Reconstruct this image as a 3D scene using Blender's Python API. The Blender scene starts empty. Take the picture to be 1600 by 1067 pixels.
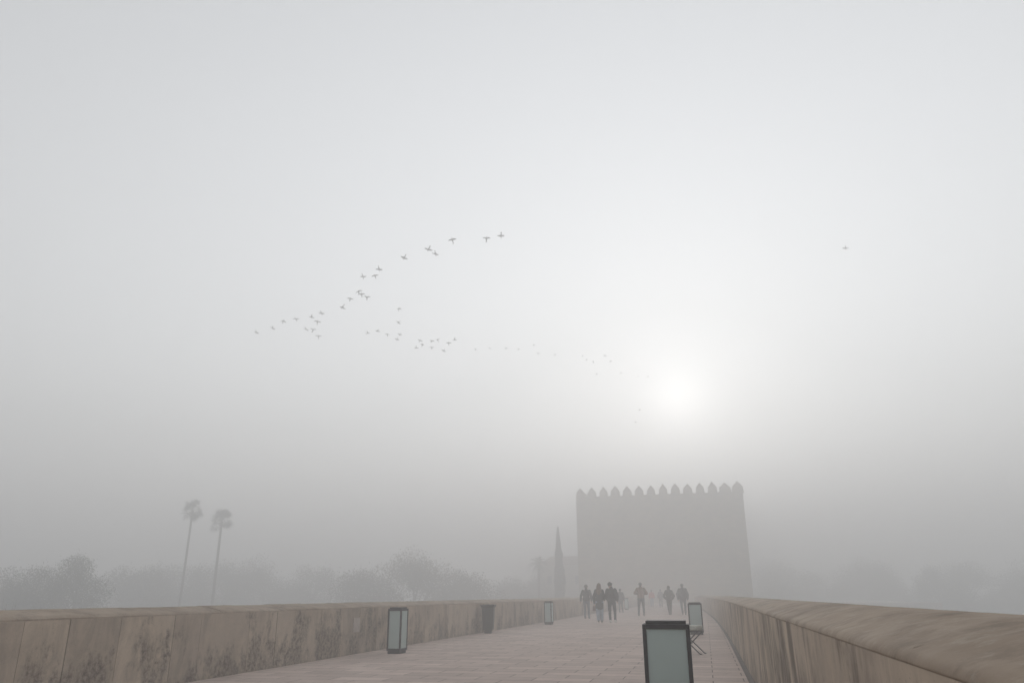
import bpy, bmesh, math, random
from mathutils import Vector, Matrix, noise, Quaternion
R = math.radians
random.seed(11)
S = bpy.context.scene
COL = S.collection

# ------------------------------------------------------------------ helpers
def link(o, parent=None):
    COL.objects.link(o)
    if parent: o.parent = parent
    return o

def tag(o, label=None, cat=None, group=None, kind=None):
    if label: o['label'] = label
    if cat: o['category'] = cat
    if group: o['group'] = group
    if kind: o['kind'] = kind
    return o

def obj(name, bm, mat, parent=None, smooth=False):
    if isinstance(bm, bmesh.types.BMesh):
        me = bpy.data.meshes.new(name); bm.to_mesh(me); bm.free()
    else:
        me = bm
    if smooth:
        me.polygons.foreach_set('use_smooth', [True]*len(me.polygons))
    for m in (mat if isinstance(mat, (list, tuple)) else [mat]):
        me.materials.append(m)
    return link(bpy.data.objects.new(name, me), parent)

def empty(name, loc, rz=0):
    o = bpy.data.objects.new(name, None); o.location = loc; o.rotation_euler = (0, 0, rz)
    o.empty_display_size = .2
    return link(o)

def box(bm, x0, x1, y0, y1, z0, z1, bev=0):
    r = bmesh.ops.create_cube(bm, size=1)
    vs = r['verts']
    for v in vs:
        v.co = Vector(((x0+x1)/2+v.co.x*(x1-x0), (y0+y1)/2+v.co.y*(y1-y0), (z0+z1)/2+v.co.z*(z1-z0)))
    if bev:
        es = list({e for v in vs for e in v.link_edges})
        bmesh.ops.bevel(bm, geom=es, offset=bev, segments=2, affect='EDGES', profile=.5)

def tube(bm, pts, rads, n=8, cap=True):
    rings = []
    for i, p in enumerate(pts):
        p = Vector(p)
        a = Vector(pts[max(0, i-1)]); b = Vector(pts[min(len(pts)-1, i+1)])
        d = (b-a).normalized()
        s = d.orthogonal().normalized() if abs(d.z) < .99 else Vector((1, 0, 0))
        s = (s - d*s.dot(d)).normalized(); t = d.cross(s)
        rings.append([bm.verts.new(p+(s*math.cos(2*math.pi*k/n)+t*math.sin(2*math.pi*k/n))*rads[i]) for k in range(n)])
    for r0, r1 in zip(rings, rings[1:]):
        for k in range(n):
            bm.faces.new((r0[k], r0[(k+1) % n], r1[(k+1) % n], r1[k]))
    if cap:
        bm.faces.new(rings[0][::-1]); bm.faces.new(rings[-1])

# ------------------------------------------------------------------ materials
class NT:
    def __init__(s, name, world=None):
        if world: s.m = world; s.t = world.node_tree
        else:
            s.m = bpy.data.materials.new(name); s.m.use_nodes = True; s.t = s.m.node_tree
        s.t.nodes.clear()
    def n(s, typ, **kw):
        nd = s.t.nodes.new(typ)
        for k, v in kw.items():
            if k.startswith('i_'): nd.inputs[k[2:].replace('_', ' ')].default_value = v
            else: setattr(nd, k, v)
        return nd
    def l(s, a, b): s.t.links.new(a, b)
    def coord(s, scale=(1, 1, 1), rot=(0, 0, 0), kind='Object'):
        tc = s.n('ShaderNodeTexCoord'); mp = s.n('ShaderNodeMapping')
        mp.inputs['Scale'].default_value = scale; mp.inputs['Rotation'].default_value = rot
        s.l(tc.outputs[kind], mp.inputs[0]); return mp.outputs[0]
    def noise(s, vec, scale, detail=5, rough=.6, dist=0):
        nd = s.n('ShaderNodeTexNoise'); nd.inputs['Scale'].default_value = scale
        nd.inputs['Detail'].default_value = detail; nd.inputs['Roughness'].default_value = rough
        nd.inputs['Distortion'].default_value = dist
        s.l(vec, nd.inputs['Vector']); return nd.outputs['Fac']
    def ramp(s, fac, stops):
        nd = s.n('ShaderNodeValToRGB'); e = nd.color_ramp.elements
        while len(e) < len(stops): e.new(.5)
        for el, (p, c) in zip(e, stops):
            el.position = p; el.color = (*c, 1) if isinstance(c, tuple) else (c, c, c, 1)
        s.l(fac, nd.inputs[0]); return nd.outputs[0]
    def mix(s, fac, a, b, mode='MIX'):
        nd = s.n('ShaderNodeMix', data_type='RGBA', blend_type=mode)
        for sock, v in ((nd.inputs[0], fac), (nd.inputs[6], a), (nd.inputs[7], b)):
            if hasattr(v, 'links') or isinstance(v, bpy.types.NodeSocket): s.l(v, sock)
            else: sock.default_value = v if not isinstance(v, tuple) else (*v, 1)
        return nd.outputs[2]
    def math(s, op, a, b=0, c=None):
        nd = s.n('ShaderNodeMath', operation=op)
        for i, v in enumerate((a, b)):
            if isinstance(v, bpy.types.NodeSocket): s.l(v, nd.inputs[i])
            else: nd.inputs[i].default_value = v
        return nd.outputs[0]
    def out(s, col, rough=.85, bump=None, bstr=.3, bdist=.02, metal=0, spec=.3, transl=None):
        p = s.n('ShaderNodeBsdfPrincipled'); o = s.n('ShaderNodeOutputMaterial')
        if isinstance(col, bpy.types.NodeSocket): s.l(col, p.inputs['Base Color'])
        else: p.inputs['Base Color'].default_value = (*col, 1)
        if isinstance(rough, bpy.types.NodeSocket): s.l(rough, p.inputs['Roughness'])
        else: p.inputs['Roughness'].default_value = rough
        p.inputs['Metallic'].default_value = metal
        p.inputs['Specular IOR Level'].default_value = spec
        if bump is not None:
            b = s.n('ShaderNodeBump'); b.inputs['Strength'].default_value = bstr; b.inputs['Distance'].default_value = bdist
            s.l(bump, b.inputs['Height']); s.l(b.outputs[0], p.inputs['Normal'])
        if transl:
            f, c = transl
            t = s.n('ShaderNodeBsdfTranslucent'); t.inputs[0].default_value = (*c, 1)
            mx = s.n('ShaderNodeMixShader'); mx.inputs[0].default_value = f
            s.l(p.outputs[0], mx.inputs[1]); s.l(t.outputs[0], mx.inputs[2]); s.l(mx.outputs[0], o.inputs[0])
        else:
            s.l(p.outputs[0], o.inputs[0])
        return s.m

def simple(name, col, rough=.8, var=.25, scale=8, **kw):
    t = NT(name); v = t.coord()
    n = t.noise(v, scale)
    c = t.ramp(n, [(.3, tuple(x*(1-var) for x in col)), (.7, tuple(x*(1+var) for x in col))])
    return t.out(c, rough, n, .15, .01, **kw)

def cloth(name, col):
    t = NT(name); v = t.coord()
    n = t.noise(v, 5, 4); n2 = t.noise(v, 60, 2)
    c = t.ramp(n, [(.3, tuple(x*.75 for x in col)), (.7, tuple(x*1.2 for x in col))])
    return t.out(c, .95, t.math('ADD', n, t.math('MULTIPLY', n2, .2)), .5, .03, spec=.1)

def leafmat(name, a, b):
    t = NT(name); g = t.n('ShaderNodeNewGeometry')
    c = t.ramp(g.outputs['Random Per Island'], [(0, a), (1, b)])
    return t.out(c, .6, spec=.2, transl=(.25, b))

def slab_stone(name, streak, mould, lift):
    # smooth plaster-like stone slabs of the parapets, mould blotches and run-off streaks
    t = NT(name); v = t.coord(); g = t.n('ShaderNodeNewGeometry')
    L3 = lambda *q: tuple(x*lift for x in q)
    base = t.ramp(g.outputs['Random Per Island'], [(0, L3(.268, .22, .173)), (.5, L3(.30, .247, .193)), (1, L3(.33, .272, .212))])
    fine = t.noise(v, 6, 8, .7)
    base = t.mix(.55, base, t.ramp(fine, [(.3, .42), (.7, .62)]), 'OVERLAY')
    rose = t.noise(t.coord((.5, .5, .5)), 1.6, 3)
    base = t.mix(t.math('MULTIPLY', t.ramp(rose, [(.45, 0.), (.65, 1.)]), .45), base, L3(.255, .212, .178))
    # blotchy mould growing over the lower half
    sep = t.n('ShaderNodeSeparateXYZ'); tc = t.n('ShaderNodeTexCoord'); t.l(tc.outputs['Object'], sep.inputs[0])
    hz = t.math('MULTIPLY', sep.outputs['Z'], -.17)
    big = t.math('MULTIPLY', t.noise(t.coord((.45, .45, .6)), 1.0, 2), .34)
    blo = t.math('ADD', t.math('ADD', t.noise(t.coord((1, 1, .6)), 1.7, 9, .72), hz), big)
    mk = t.ramp(blo, [(.575, 0.), (.68, 1.)])
    sp = t.ramp(t.noise(v, 13, 8, .75), [(.4, 0.), (.6, 1.)])
    mk = t.math('MULTIPLY', mk, t.math('ADD', t.math('MULTIPLY', sp, .62*mould), .16*mould))
    base = t.mix(mk, base, (.07, .052, .04))
    # vertical streaks from the coping
    st = t.noise(t.coord((1.7, 1.7, .5)), 1.5, 8, .72, .6)
    st2 = t.noise(t.coord((.6, .6, .8)), 1.1, 4, .65)
    sk = t.math('MULTIPLY', t.ramp(st, [(.43, 0.), (.58, 1.)]), t.ramp(st2, [(.4, 0.), (.54, 1.)]))
    base = t.mix(t.math('MULTIPLY', sk, streak), base, (.075, .058, .05))
    wet = t.noise(t.coord((1.0, 1.0, .3)), 1.8, 7, .7, .4)
    base = t.mix(t.math('MULTIPLY', t.ramp(wet, [(.46, 0.), (.7, 1.)]), streak*.3), base, (.17, .135, .105))
    pit = t.noise(v, 34, 4, .7)
    base = t.mix(t.math('MULTIPLY', t.ramp(pit, [(.6, 0.), (.68, 1.)]), .4), base, (.09, .072, .06))
    return t.out(base, .9, t.math('ADD', fine, t.math('MULTIPLY', mk, -.2)), .35, .012, spec=.2)

def cap_stone():
    t = NT('coping_stone'); v = t.coord(); g = t.n('ShaderNodeNewGeometry')
    base = t.ramp(g.outputs['Random Per Island'], [(0, (.33, .258, .196)), (.5, (.35, .275, .208)), (1, (.37, .29, .22))])
    n1 = t.noise(t.coord((1.5, .55, 1)), 1.5, 5, .6, .3)
    base = t.mix(t.math('MULTIPLY', t.ramp(n1, [(.4, 0.), (.66, 1.)]), .42), base, (.15, .105, .072))
    n2 = t.noise(t.coord((.8, 1.1, 1)), 1.2, 6, .65)
    base = t.mix(t.math('MULTIPLY', t.ramp(n2, [(.46, 0.), (.66, 1.)]), .45), base, (.45, .37, .30))
    n3 = t.noise(v, 3.2, 9, .75)
    base = t.mix(t.math('MULTIPLY', t.ramp(n3, [(.47, 0.), (.66, 1.)]), .5), base, (.095, .076, .06))
    n4 = t.noise(v, 9, 7, .75)
    base = t.mix(t.math('MULTIPLY', t.ramp(n4, [(.54, 0.), (.64, 1.)]), .28), base, (.46, .41, .33))
    fine = t.noise(v, 30, 6, .7)
    return t.out(base, .9, t.math('ADD', fine, n3), .25, .012, spec=.2)

def paving():
    t = NT('paving'); v = t.coord((1, 1, 1))
    b = t.n('ShaderNodeTexBrick'); t.l(v, b.inputs['Vector'])
    b.offset = .5; b.squash = 1
    for k, x in (('Scale', 1.), ('Mortar Size', .009), ('Mortar Smooth', .3), ('Bias', .0), ('Brick Width', .86), ('Row Height', .43)):
        b.inputs[k].default_value = x
    b.inputs['Color1'].default_value = (.42, .34, .30, 1)
    b.inputs['Color2'].default_value = (.54, .44, .39, 1)
    b.inputs['Mortar'].default_value = (.13, .1, .085, 1)
    n = t.noise(v, 1.1, 6, .65); f = t.noise(v, 22, 6, .7)
    c = t.mix(.35, b.outputs['Color'], t.ramp(n, [(.3, .32), (.7, .66)]), 'OVERLAY')
    st = t.ramp(t.noise(v, 3.3, 8, .75), [(.54, 0.), (.66, 1.)])
    c = t.mix(t.math('MULTIPLY', st, .3), c, (.16, .12, .105))
    c = t.mix(.25, c, t.ramp(f, [(.3, .4), (.7, .6)]), 'OVERLAY')
    h = t.math('SUBTRACT', t.math('MULTIPLY', f, .25), b.outputs['Fac'])
    return t.out(c, .92, h, .5, .01, spec=.12)

def tower_stone():
    t = NT('tower_stone')
    tc = t.n('ShaderNodeTexCoord'); b = t.n('ShaderNodeTexBrick')
    mp = t.n('ShaderNodeMapping'); mp.inputs['Rotation'].default_value = (R(90), 0, 0); t.l(tc.outputs['Object'], mp.inputs[0])
    t.l(mp.outputs[0], b.inputs['Vector'])
    for k, x in (('Scale', 1.), ('Mortar Size', .009), ('Brick Width', .95), ('Row Height', .45)): b.inputs[k].default_value = x
    b.inputs['Color1'].default_value = (.28, .218, .125, 1); b.inputs['Color2'].default_value = (.36, .283, .165, 1)
    b.inputs['Mortar'].default_value = (.17, .135, .09, 1)
    n = t.noise(tc.outputs['Object'], .5, 7, .7)
    c = t.mix(.6, b.outputs['Color'], t.ramp(n, [(.3, .25), (.7, .7)]), 'OVERLAY')
    return t.out(c, .95, n, .4, .05)

M_slab = {-1: slab_stone('parapet_slab', .28, 1.15, 1.5), 1: slab_stone('parapet_render', .72, .3, 1.66)}; M_cap = cap_stone(); M_pave = paving(); M_tower = tower_stone()
M_metal = simple('dark_metal', (.030, .029, .032), .7, .25, 20, spec=.2)
M_metal2 = simple('stool_metal', (.03, .027, .025), .55, .2, 20)
M_bin = simple('bin_paint', (.035, .034, .030), .55, .3, 9)
M_seat = simple('stool_pad', (.42, .43, .38), .9, .12, 14)
M_gut = simple('gutter_stone', (.085, .065, .055), .9, .35, 3)
M_ground = simple('bank_soil', (.11, .10, .07), .95, .35, .6)
M_trunk = simple('bark', (.10, .08, .06), .95, .3, 7)
M_leaf = [leafmat('leaf_dark', (.030, .040, .022), (.075, .085, .045)), leafmat('leaf_olive', (.045, .047, .03), (.095, .09, .055)),
          leafmat('leaf_ochre', (.06, .052, .03), (.12, .10, .055))]
M_palm = leafmat('palm_leaf', (.03, .036, .02), (.07, .075, .04))
M_cyp = leafmat('cypress_leaf', (.025, .03, .016), (.06, .062, .034))
M_reed = leafmat('reed_leaf', (.08, .075, .055), (.16, .145, .11))
M_bird = simple('feathers', (.09, .088, .085), .9, .3, 12)
M_house = simple('house_plaster', (.42, .38, .30), .9, .15, 1)
M_roof = simple('roof_tile', (.20, .12, .08), .9, .3, 3)
M_glassdark = simple('window_dark', (.03, .033, .035), .2, .2, 3)
M_plate = simple('plate_stone', (.46, .40, .36), .8, .1, 9)
M_skin = simple('skin', (.42, .26, .19), .6, .08, 20)
M_river = None
def water():
    t = NT('water'); v = t.coord((1, 1, 1))
    n = t.noise(v, .8, 4)
    return t.out((.03, .037, .035), .12, n, .25, .1, spec=.5)
M_river = water()
def frosted():
    t = NT('frosted_glass'); v = t.coord((1, 1, 1))
    n = t.noise(v, 3, 3); c = t.ramp(n, [(.3, (.62, .725, .705)), (.7, (.68, .785, .765))])
    return t.out(c, .35, n, .03, .01, spec=.4, transl=(.4, (.55, .68, .65)))
M_glass = frosted()

# ------------------------------------------------------------------ sky, sun, air
SUN_AZ, SUN_EL = -0.83, 14.15          # degrees from +Y towards +X, and above the horizon
W = bpy.data.worlds.new('World'); S.world = W; W.use_nodes = True
t = NT('', W)
sky = t.n('ShaderNodeTexSky', sky_type='NISHITA'); sky.sun_disc = False
sky.sun_elevation = R(SUN_EL); sky.sun_rotation = R(SUN_AZ)
sky.air_density = 1.6; sky.dust_density = 0.35; sky.ozone_density = 3.2
bg = t.n('ShaderNodeBackground'); bg.inputs[1].default_value = .15
wo = t.n('ShaderNodeOutputWorld'); hs = t.n('ShaderNodeHueSaturation'); hs.inputs['Saturation'].default_value = .13
t.l(sky.outputs[0], hs.inputs['Color']); t.l(hs.outputs[0], bg.inputs[0]); t.l(bg.outputs[0], wo.inputs[0])

sd = bpy.data.lights.new('sun', 'SUN'); sd.energy = 2.0; sd.angle = R(.5); sd.color = (1, .96, .925)
so = link(bpy.data.objects.new('sun', sd))
d = Vector((math.sin(R(SUN_AZ))*math.cos(R(SUN_EL)), math.cos(R(SUN_AZ))*math.cos(R(SUN_EL)), math.sin(R(SUN_EL))))
so.rotation_euler = d.to_track_quat('Z', 'Y').to_euler(); so.location = (0, 0, 200)

HAZE_D, HAZE_G, HAZE_W = .0165, .27, .003
bm = bmesh.new(); box(bm, -900, 900, -700, 1100, -8.3, 30.4)
t = NT('haze'); pv = t.n('ShaderNodeVolumePrincipled')
pv.inputs['Color'].default_value = (.92, .92, .92, 1); pv.inputs['Density'].default_value = HAZE_D
pv.inputs['Anisotropy'].default_value = HAZE_G
pw = t.n('ShaderNodeVolumePrincipled'); pw.inputs['Color'].default_value = (.92, .92, .92, 1)   # narrow forward lobe, added to the fog to make the sun's bright core
pw.inputs['Density'].default_value = HAZE_D*HAZE_W; pw.inputs['Anisotropy'].default_value = .95
ad = t.n('ShaderNodeAddShader'); t.l(pv.outputs[0], ad.inputs[0]); t.l(pw.outputs[0], ad.inputs[1])
mo = t.n('ShaderNodeOutputMaterial'); t.l(ad.outputs[0], mo.inputs['Volume'])
tag(obj('haze', bm, t.m), 'thick pale morning fog filling the whole air above the bridge and river', 'fog', kind='stuff')

# ------------------------------------------------------------------ ground, river, deck
def sheet(name, x0, x1, y0, y1, z, mat, nx=1, ny=1, amp=0):
    bm = bmesh.new()
    vs = [[bm.verts.new((x0+(x1-x0)*i/nx, y0+(y1-y0)*j/ny, z)) for i in range(nx+1)] for j in range(ny+1)]
    for row in vs:
        for v in row:
            if amp: v.co.z += noise.noise(v.co*.05)*amp
    for j in range(ny):
        for i in range(nx): bm.faces.new((vs[j][i], vs[j][i+1], vs[j+1][i+1], vs[j+1][i]))
    return tag(obj(name, bm, mat), kind='structure')
sheet('ground', -880, 880, -680, 1080, -7.0, M_ground)
sheet('river', -860, 860, -70, 84, -6.9, M_river)
def terrain(name, cx, cy, rx, ry, h, z0=-7.05):
    bm = bmesh.new(); rings = []
    for i in range(7):
        f = i/6
        rings.append([bm.verts.new((cx+rx*f*math.cos(a)*(1+.15*math.sin(3*a)), cy+ry*f*math.sin(a), z0+h*(1-f*f)+.15*noise.noise(Vector((cx+f*9, a*3, 1)))))
                      for a in [2*math.pi*k/28 for k in range(28)]])
    for r0, r1 in zip(rings, rings[1:]):
        for k in range(28): bm.faces.new((r0[k], r1[k], r1[(k+1) % 28], r0[(k+1) % 28]))
    bmesh.ops.remove_doubles(bm, verts=bm.verts, dist=1e-4)
    return tag(obj(name, bm, M_ground, smooth=True), kind='structure')
terrain('terrain_island', -62, 64, 20, 16, 1.0)

Y0, Y1 = -9.0, 114.0
def xr(y): return .57-.00045*min(max(0, y-20), 62)**2      # inner face of the right parapet
XL = -7.47
bm = bmesh.new(); rows = []
ys = [Y0+i*3 for i in range(42)]
for y in ys: rows.append([bm.verts.new((XL-.3, y, 0)), bm.verts.new((xr(y)+.3, y, 0))])
for a, b in zip(rows, rows[1:]): bm.faces.new((a[0], a[1], b[1], b[0]))
tag(obj('bridge_deck', bm, M_pave), kind='structure')
# masonry below the deck: the arches' body and cutwater piers
bm = bmesh.new(); box(bm, XL-.62, 1.19, Y0, 114.0, -2.6, -.02)
for k in range(9):
    yc = -3+k*13.5
    box(bm, XL-.58, 1.15, yc-1.6, yc+1.6, -7.2, -2.62)
tag(obj('bridge_body', bm, M_tower), kind='structure')
bm = bmesh.new(); box(bm, -44, 30, 114.02, 152, -7.2, .0)
tag(obj('forecourt', bm, M_pave), kind='structure')
bm = bmesh.new(); box(bm, -44, -8.3, 100, 114.01, -7.2, -.004)
tag(obj('terrace', bm, M_pave), kind='structure')
bm = bmesh.new(); rows = []
for y in ys: rows.append([bm.verts.new((xr(y)-.085, y, .005)), bm.verts.new((xr(y)+.02, y, .005))])
for a, b in zip(rows, rows[1:]): bm.faces.new((a[0], a[1], b[1], b[0]))
tag(obj('gutter_strip', bm, M_gut), kind='structure')

# ------------------------------------------------------------------ parapets
def parapet(side, hin, hout, seams, label):
    fx = (lambda y: XL) if side < 0 else xr
    T = .56
    root = empty('parapet_wall', (fx(Y0), Y0, 0)); tag(root, label, 'wall', 'stone parapets of the bridge')
    inv = Matrix.Translation(Vector(root.location)).inverted()
    rnd = random.Random(5+side)
    def P(y, lat, z): return inv @ Vector((fx(y)+side*lat, y, z))
    def loft(bm, y0, y1, prof, steps=2, jit=0, ends=True):
        rings = []
        for i in range(steps+1):
            y = y0+(y1-y0)*i/steps
            rings.append([bm.verts.new(P(y, a+jit*rnd.uniform(-1, 1)*.3, z+jit*rnd.uniform(-1, 1))) for a, z in prof])
        n = len(prof); fl = side > 0
        for r0, r1 in zip(rings, rings[1:]):
            for k in range(n):
                q = (r0[k], r0[(k+1) % n], r1[(k+1) % n], r1[k])
                bm.faces.new(q if fl else q[::-1])
        if not ends: return
        bm.faces.new(rings[0][::-1] if fl else rings[0]); bm.faces.new(rings[-1] if fl else rings[-1][::-1])
    capb = hin-(.022 if side < 0 else .034)
    bm = bmesh.new()
    for i in range(41): loft(bm, Y0+i*3, Y0+i*3+3, [(.035, -.2), (.035, capb-.01), (T-.03, capb-.01), (T-.03, -.2)], 1)
    obj('wall_core', bm, M_tower, root)
    bm = bmesh.new(); ss = seams
    for a, b in zip(ss, ss[1:]):
        g = rnd.uniform(.003, .008) if side < 0 else .0008; o = rnd.uniform(-.004, .004) if side < 0 else 0
        loft(bm, a+g, b-g, [(o, -.05), (o, capb-.006 if side < 0 else capb-.0008), (o+.003, capb-.0003), (.034, capb-.0003), (.034, -.05)], 2)
    obj('slab_facing', bm, M_slab[side], root)
    bm = bmesh.new(); y = Y0
    dz = hout-hin
    while y < Y1-.3:
        w = min(rnd.uniform(.75, 1.25), Y1-y)
        e = rnd.uniform(-.004, .004) if side < 0 else rnd.uniform(-.0006, .0006)
        prof = [(0, capb), (.0005, hin-.008), (.018, hin), (.06, hin+.012+dz*.12), (.16, hin+dz*.5), (.30, hin+dz*.86), (.44, hout),
                (.53, hout-.006), (T+.012, hout-.04), (T+.014, capb)]
        q = .0014 if side < 0 else .0002
        if side > 0: prof = [(0, capb), (.001, hin-.026), (.006, hin-.014), (.018, hin-.002), (.045, hin+.009), (.09, hin+.022)]+prof[4:]
        loft(bm, y+q, y+w-q, [(a, z+e if z > capb+.012 else z) for a, z in prof], 4, .002 if side < 0 else .0009, side < 0)
        y += w
    obj('coping', bm, M_cap, root, smooth=side > 0)
    return root
rnd = random.Random(8)
sl = [7.40, 8.06, 8.92, 10.0, 10.62, 11.93, 12.80, 13.42, 14.48, 15.46]
while sl[0] > Y0+.8: sl.insert(0, sl[0]-rnd.uniform(.8, 1.25))
sl[0] = Y0
while sl[-1] < Y1-1: sl.append(sl[-1]+rnd.uniform(.8, 1.3))
sl.append(Y1)
sr = [Y0]
while sr[-1] < Y1-1.4: sr.append(sr[-1]+rnd.uniform(.8, 1.3))
sr.append(Y1)
parapet(-1, .955, 1.045, sl, 'long stained stone parapet running along the left side of the bridge')
parapet(1, 1.005, 1.10, sr, 'wide dark streaked stone parapet close by on the right side of the bridge')

bm = bmesh.new(); box(bm, 0, .02, -.16, .16, -.145, .145, .004)
o = obj('wall_plate', bm, M_plate); o.location = (XL-.003, 16.1, .59)
tag(o, 'small pale rectangular plate set in the left parapet beside the nearest left lantern', 'plate')

# ------------------------------------------------------------------ lanterns
def lantern():
    w, d = .16, .213                                    # half width and half depth
    root = empty('path_lantern', (0, 0, 0))
    bm = bmesh.new(); box(bm, -w+.02, w-.02, -d+.02, d-.02, -.01, .06, .004); obj('base', bm, M_metal, root)
    bm = bmesh.new()
    for z0, z1 in ((.06, .105), (.872, .915)):
        box(bm, -w, w, -d, -d+.03, z0, z1, .003); box(bm, -w, w, d-.03, d, z0, z1, .003)
        box(bm, -w, -w+.03, -d+.0305, d-.0305, z0, z1, .003); box(bm, w-.03, w, -d+.0305, d-.0305, z0, z1, .003)
    for sx in (-1, 1):
        for sy in (-1, 1):
            x0, y0 = sorted((sx*w, sx*(w-.036))), sorted((sy*d, sy*(d-.036)))
            box(bm, x0[0], x0[1], y0[0], y0[1], .1055, .8715, .003)
    obj('frame', bm, M_metal, root)
    bm = bmesh.new(); box(bm, -w+.03, w-.03, -d+.03, d-.03, .895, .945, .004); obj('cap', bm, M_metal, root)
    for sgn in (-1, 1):
        bm = bmesh.new(); box(bm, -w+.034, w-.034, sgn*(d-.015)-.003, sgn*(d-.015)+.003, .1, .88); obj('glass_panel', bm, M_glass, root)
        bm = bmesh.new(); box(bm, sgn*(w-.015)-.003, sgn*(w-.015)+.003, -d+.034, d-.034, .1, .88); obj('glass_panel', bm, M_glass, root)
    return root
def dup(root):
    r = root.copy(); COL.objects.link(r)
    for ch in list(root.children):
        c = ch.copy(); COL.objects.link(c); c.parent = r
    return r
L0 = lantern()
spots = [(-.385, 7.6, 91, 'nearest black framed lantern, cut off by the bottom of the photo'),
         (-.372, 25.6, 91, 'black framed lantern beside the right parapet, behind the folding stool'),
         (-6.66, 16.5, 1, 'largest lantern on the left side, showing two frosted panels'),
         (-6.64, 33.6, 0, 'pale lantern against the left parapet just beyond the dark litter bin'),
         (-6.62, 50.5, 0, 'faint lantern standing between the woman with long hair and the man in white trainers'),
         (-6.60, 67.5, 0, 'very faint far lantern to the left of the man in the brown jacket')]
for i, (x, y, a, lab) in enumerate(spots):
    o = L0 if i == 0 else dup(L0)
    o.location = (x, y, 0); o.rotation_euler = (0, 0, R(a)); tag(o, lab, 'lantern', 'square lanterns standing along the bridge')

# ------------------------------------------------------------------ litter bin
root = empty('litter_bin', (-7.12, 25.6, 0), R(4)); tag(root, 'dark tapered litter bin with flared rim against the left parapet', 'litter bin')
def frust(bm, z0, z1, a0, a1, bev=.012):
    vs = []
    for z, a in ((z0, a0), (z1, a1)):
        vs.append([bm.verts.new((x*a, y*a, z)) for x, y in ((-1, -.8), (1, -.8), (1, .8), (-1, .8))])
    for k in range(4): bm.faces.new((vs[0][k], vs[0][(k+1) % 4], vs[1][(k+1) % 4], vs[1][k]))
    bm.faces.new(vs[0][::-1]); bm.faces.new(vs[1])
    if bev: bmesh.ops.bevel(bm, geom=bm.edges[:], offset=bev, segments=2, affect='EDGES')
bm = bmesh.new(); frust(bm, 0, .105, .115, .12); obj('foot', bm, M_bin, root)
bm = bmesh.new(); frust(bm, .10, .80, .165, .195, .02); obj('body', bm, M_bin, root)
bm = bmesh.new(); frust(bm, .795, .86, .195, .235, .008); frust(bm, .855, .895, .235, .238, .008); obj('rim', bm, M_bin, root)
bm = bmesh.new(); frust(bm, .896, .90, .18, .18, 0); obj('opening', bm, M_metal, root)

# ------------------------------------------------------------------ folding stool
root = empty('folding_stool', (-.40, 17.3, 0), R(-16)); tag(root, 'folding stool with crossed thin legs and thick pale pad behind the nearest lantern', 'stool')
bm = bmesh.new(); box(bm, -.235, .235, -.2, .2, .462, .56, .022); obj('seat', bm, M_seat, root, True)
bm = bmesh.new()
for s in (-1, 1): box(bm, -.25, .25, s*.2-.012, s*.2+.012, .435, .462, .004)
for s in (-1, 1): box(bm, s*.237-.01, s*.237+.01, -.187, .187, .437, .460, .003)
obj('seat_frame', bm, M_metal2, root)
for sy in (-1, 1):
    for sx in (-1, 1):
        bm = bmesh.new(); yy = sy*(.165 if sx > 0 else .19)
        tube(bm, [(-sx*.22, yy, .44), (sx*.24, yy, .012), (sx*.275, yy, .008)], [.0125]*3, 8)
        obj('leg', bm, M_metal2, root, True)
bm = bmesh.new(); tube(bm, [(-.01, -.2, .235), (-.01, .2, .235)], [.011, .011], 8); obj('pivot_bar', bm, M_metal2, root, True)

# ------------------------------------------------------------------ tower
TX0, TX1, TY0, TY1, TH = -18.9, 6.72, 120.0, 138.0, 15.85
root = empty('battlemented_tower', ((TX0+TX1)/2, TY0, 0)); tag(root, 'massive square stone tower with pointed battlements at the end of the bridge', 'tower')
rx = root.location.copy()
def to_local(bm): bmesh.ops.translate(bm, verts=bm.verts, vec=-rx)
bm = bmesh.new(); nx, nz = 36, 26
def wallgrid(bm, p0, p1, z0, z1, nu, nv, hole=None):
    p0, p1 = Vector(p0), Vector(p1); nrm = (p1-p0).cross(Vector((0, 0, 1))).normalized()
    vs = []
    for j in range(nv+1):
        row = []
        for i in range(nu+1):
            p = p0.lerp(p1, i/nu); p.z = z0+(z1-z0)*j/nv
            if 0 < i < nu: p += nrm*noise.noise(p*.6)*.05
            row.append(bm.verts.new(p))
        vs.append(row)
    for j in range(nv):
        for i in range(nu):
            c = p0.lerp(p1, (i+.5)/nu); z = z0+(z1-z0)*(j+.5)/nv
            if hole and hole(c.x, z): continue
            bm.faces.new((vs[j][i], vs[j][i+1], vs[j+1][i+1], vs[j+1][i]))
PX = -6.2
hole = lambda x, z: abs(x-PX) < 1.7 and -.1 < z < 4.8 and (z < 3.4 or (x-PX)**2+(z-3.4)**2 < 1.7**2)
wallgrid(bm, (TX0, TY0, 0), (TX1, TY0, 0), -.1, TH, 62, 40, hole)
wallgrid(bm, (TX1, TY0, 0), (TX1, TY1, 0), -.1, TH, 20, 20)
wallgrid(bm, (TX1, TY1, 0), (TX0, TY1, 0), -.1, TH, 20, 20)
wallgrid(bm, (TX0, TY1, 0), (TX0, TY0, 0), -.1, TH, 20, 20)
f = [bm.verts.new(p) for p in ((TX0, TY0, TH), (TX1, TY0, TH), (TX1, TY1, TH), (TX0, TY1, TH))]; bm.faces.new(f)
bmesh.ops.remove_doubles(bm, verts=bm.verts, dist=1e-3); to_local(bm)
obj('tower_wall', bm, M_tower, root)
bm = bmesh.new(); box(bm, PX-2, PX+2, TY0+.45, TY0+.7, 0, 5.4); to_local(bm); obj('portal_infill', bm, M_tower, root)
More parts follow.
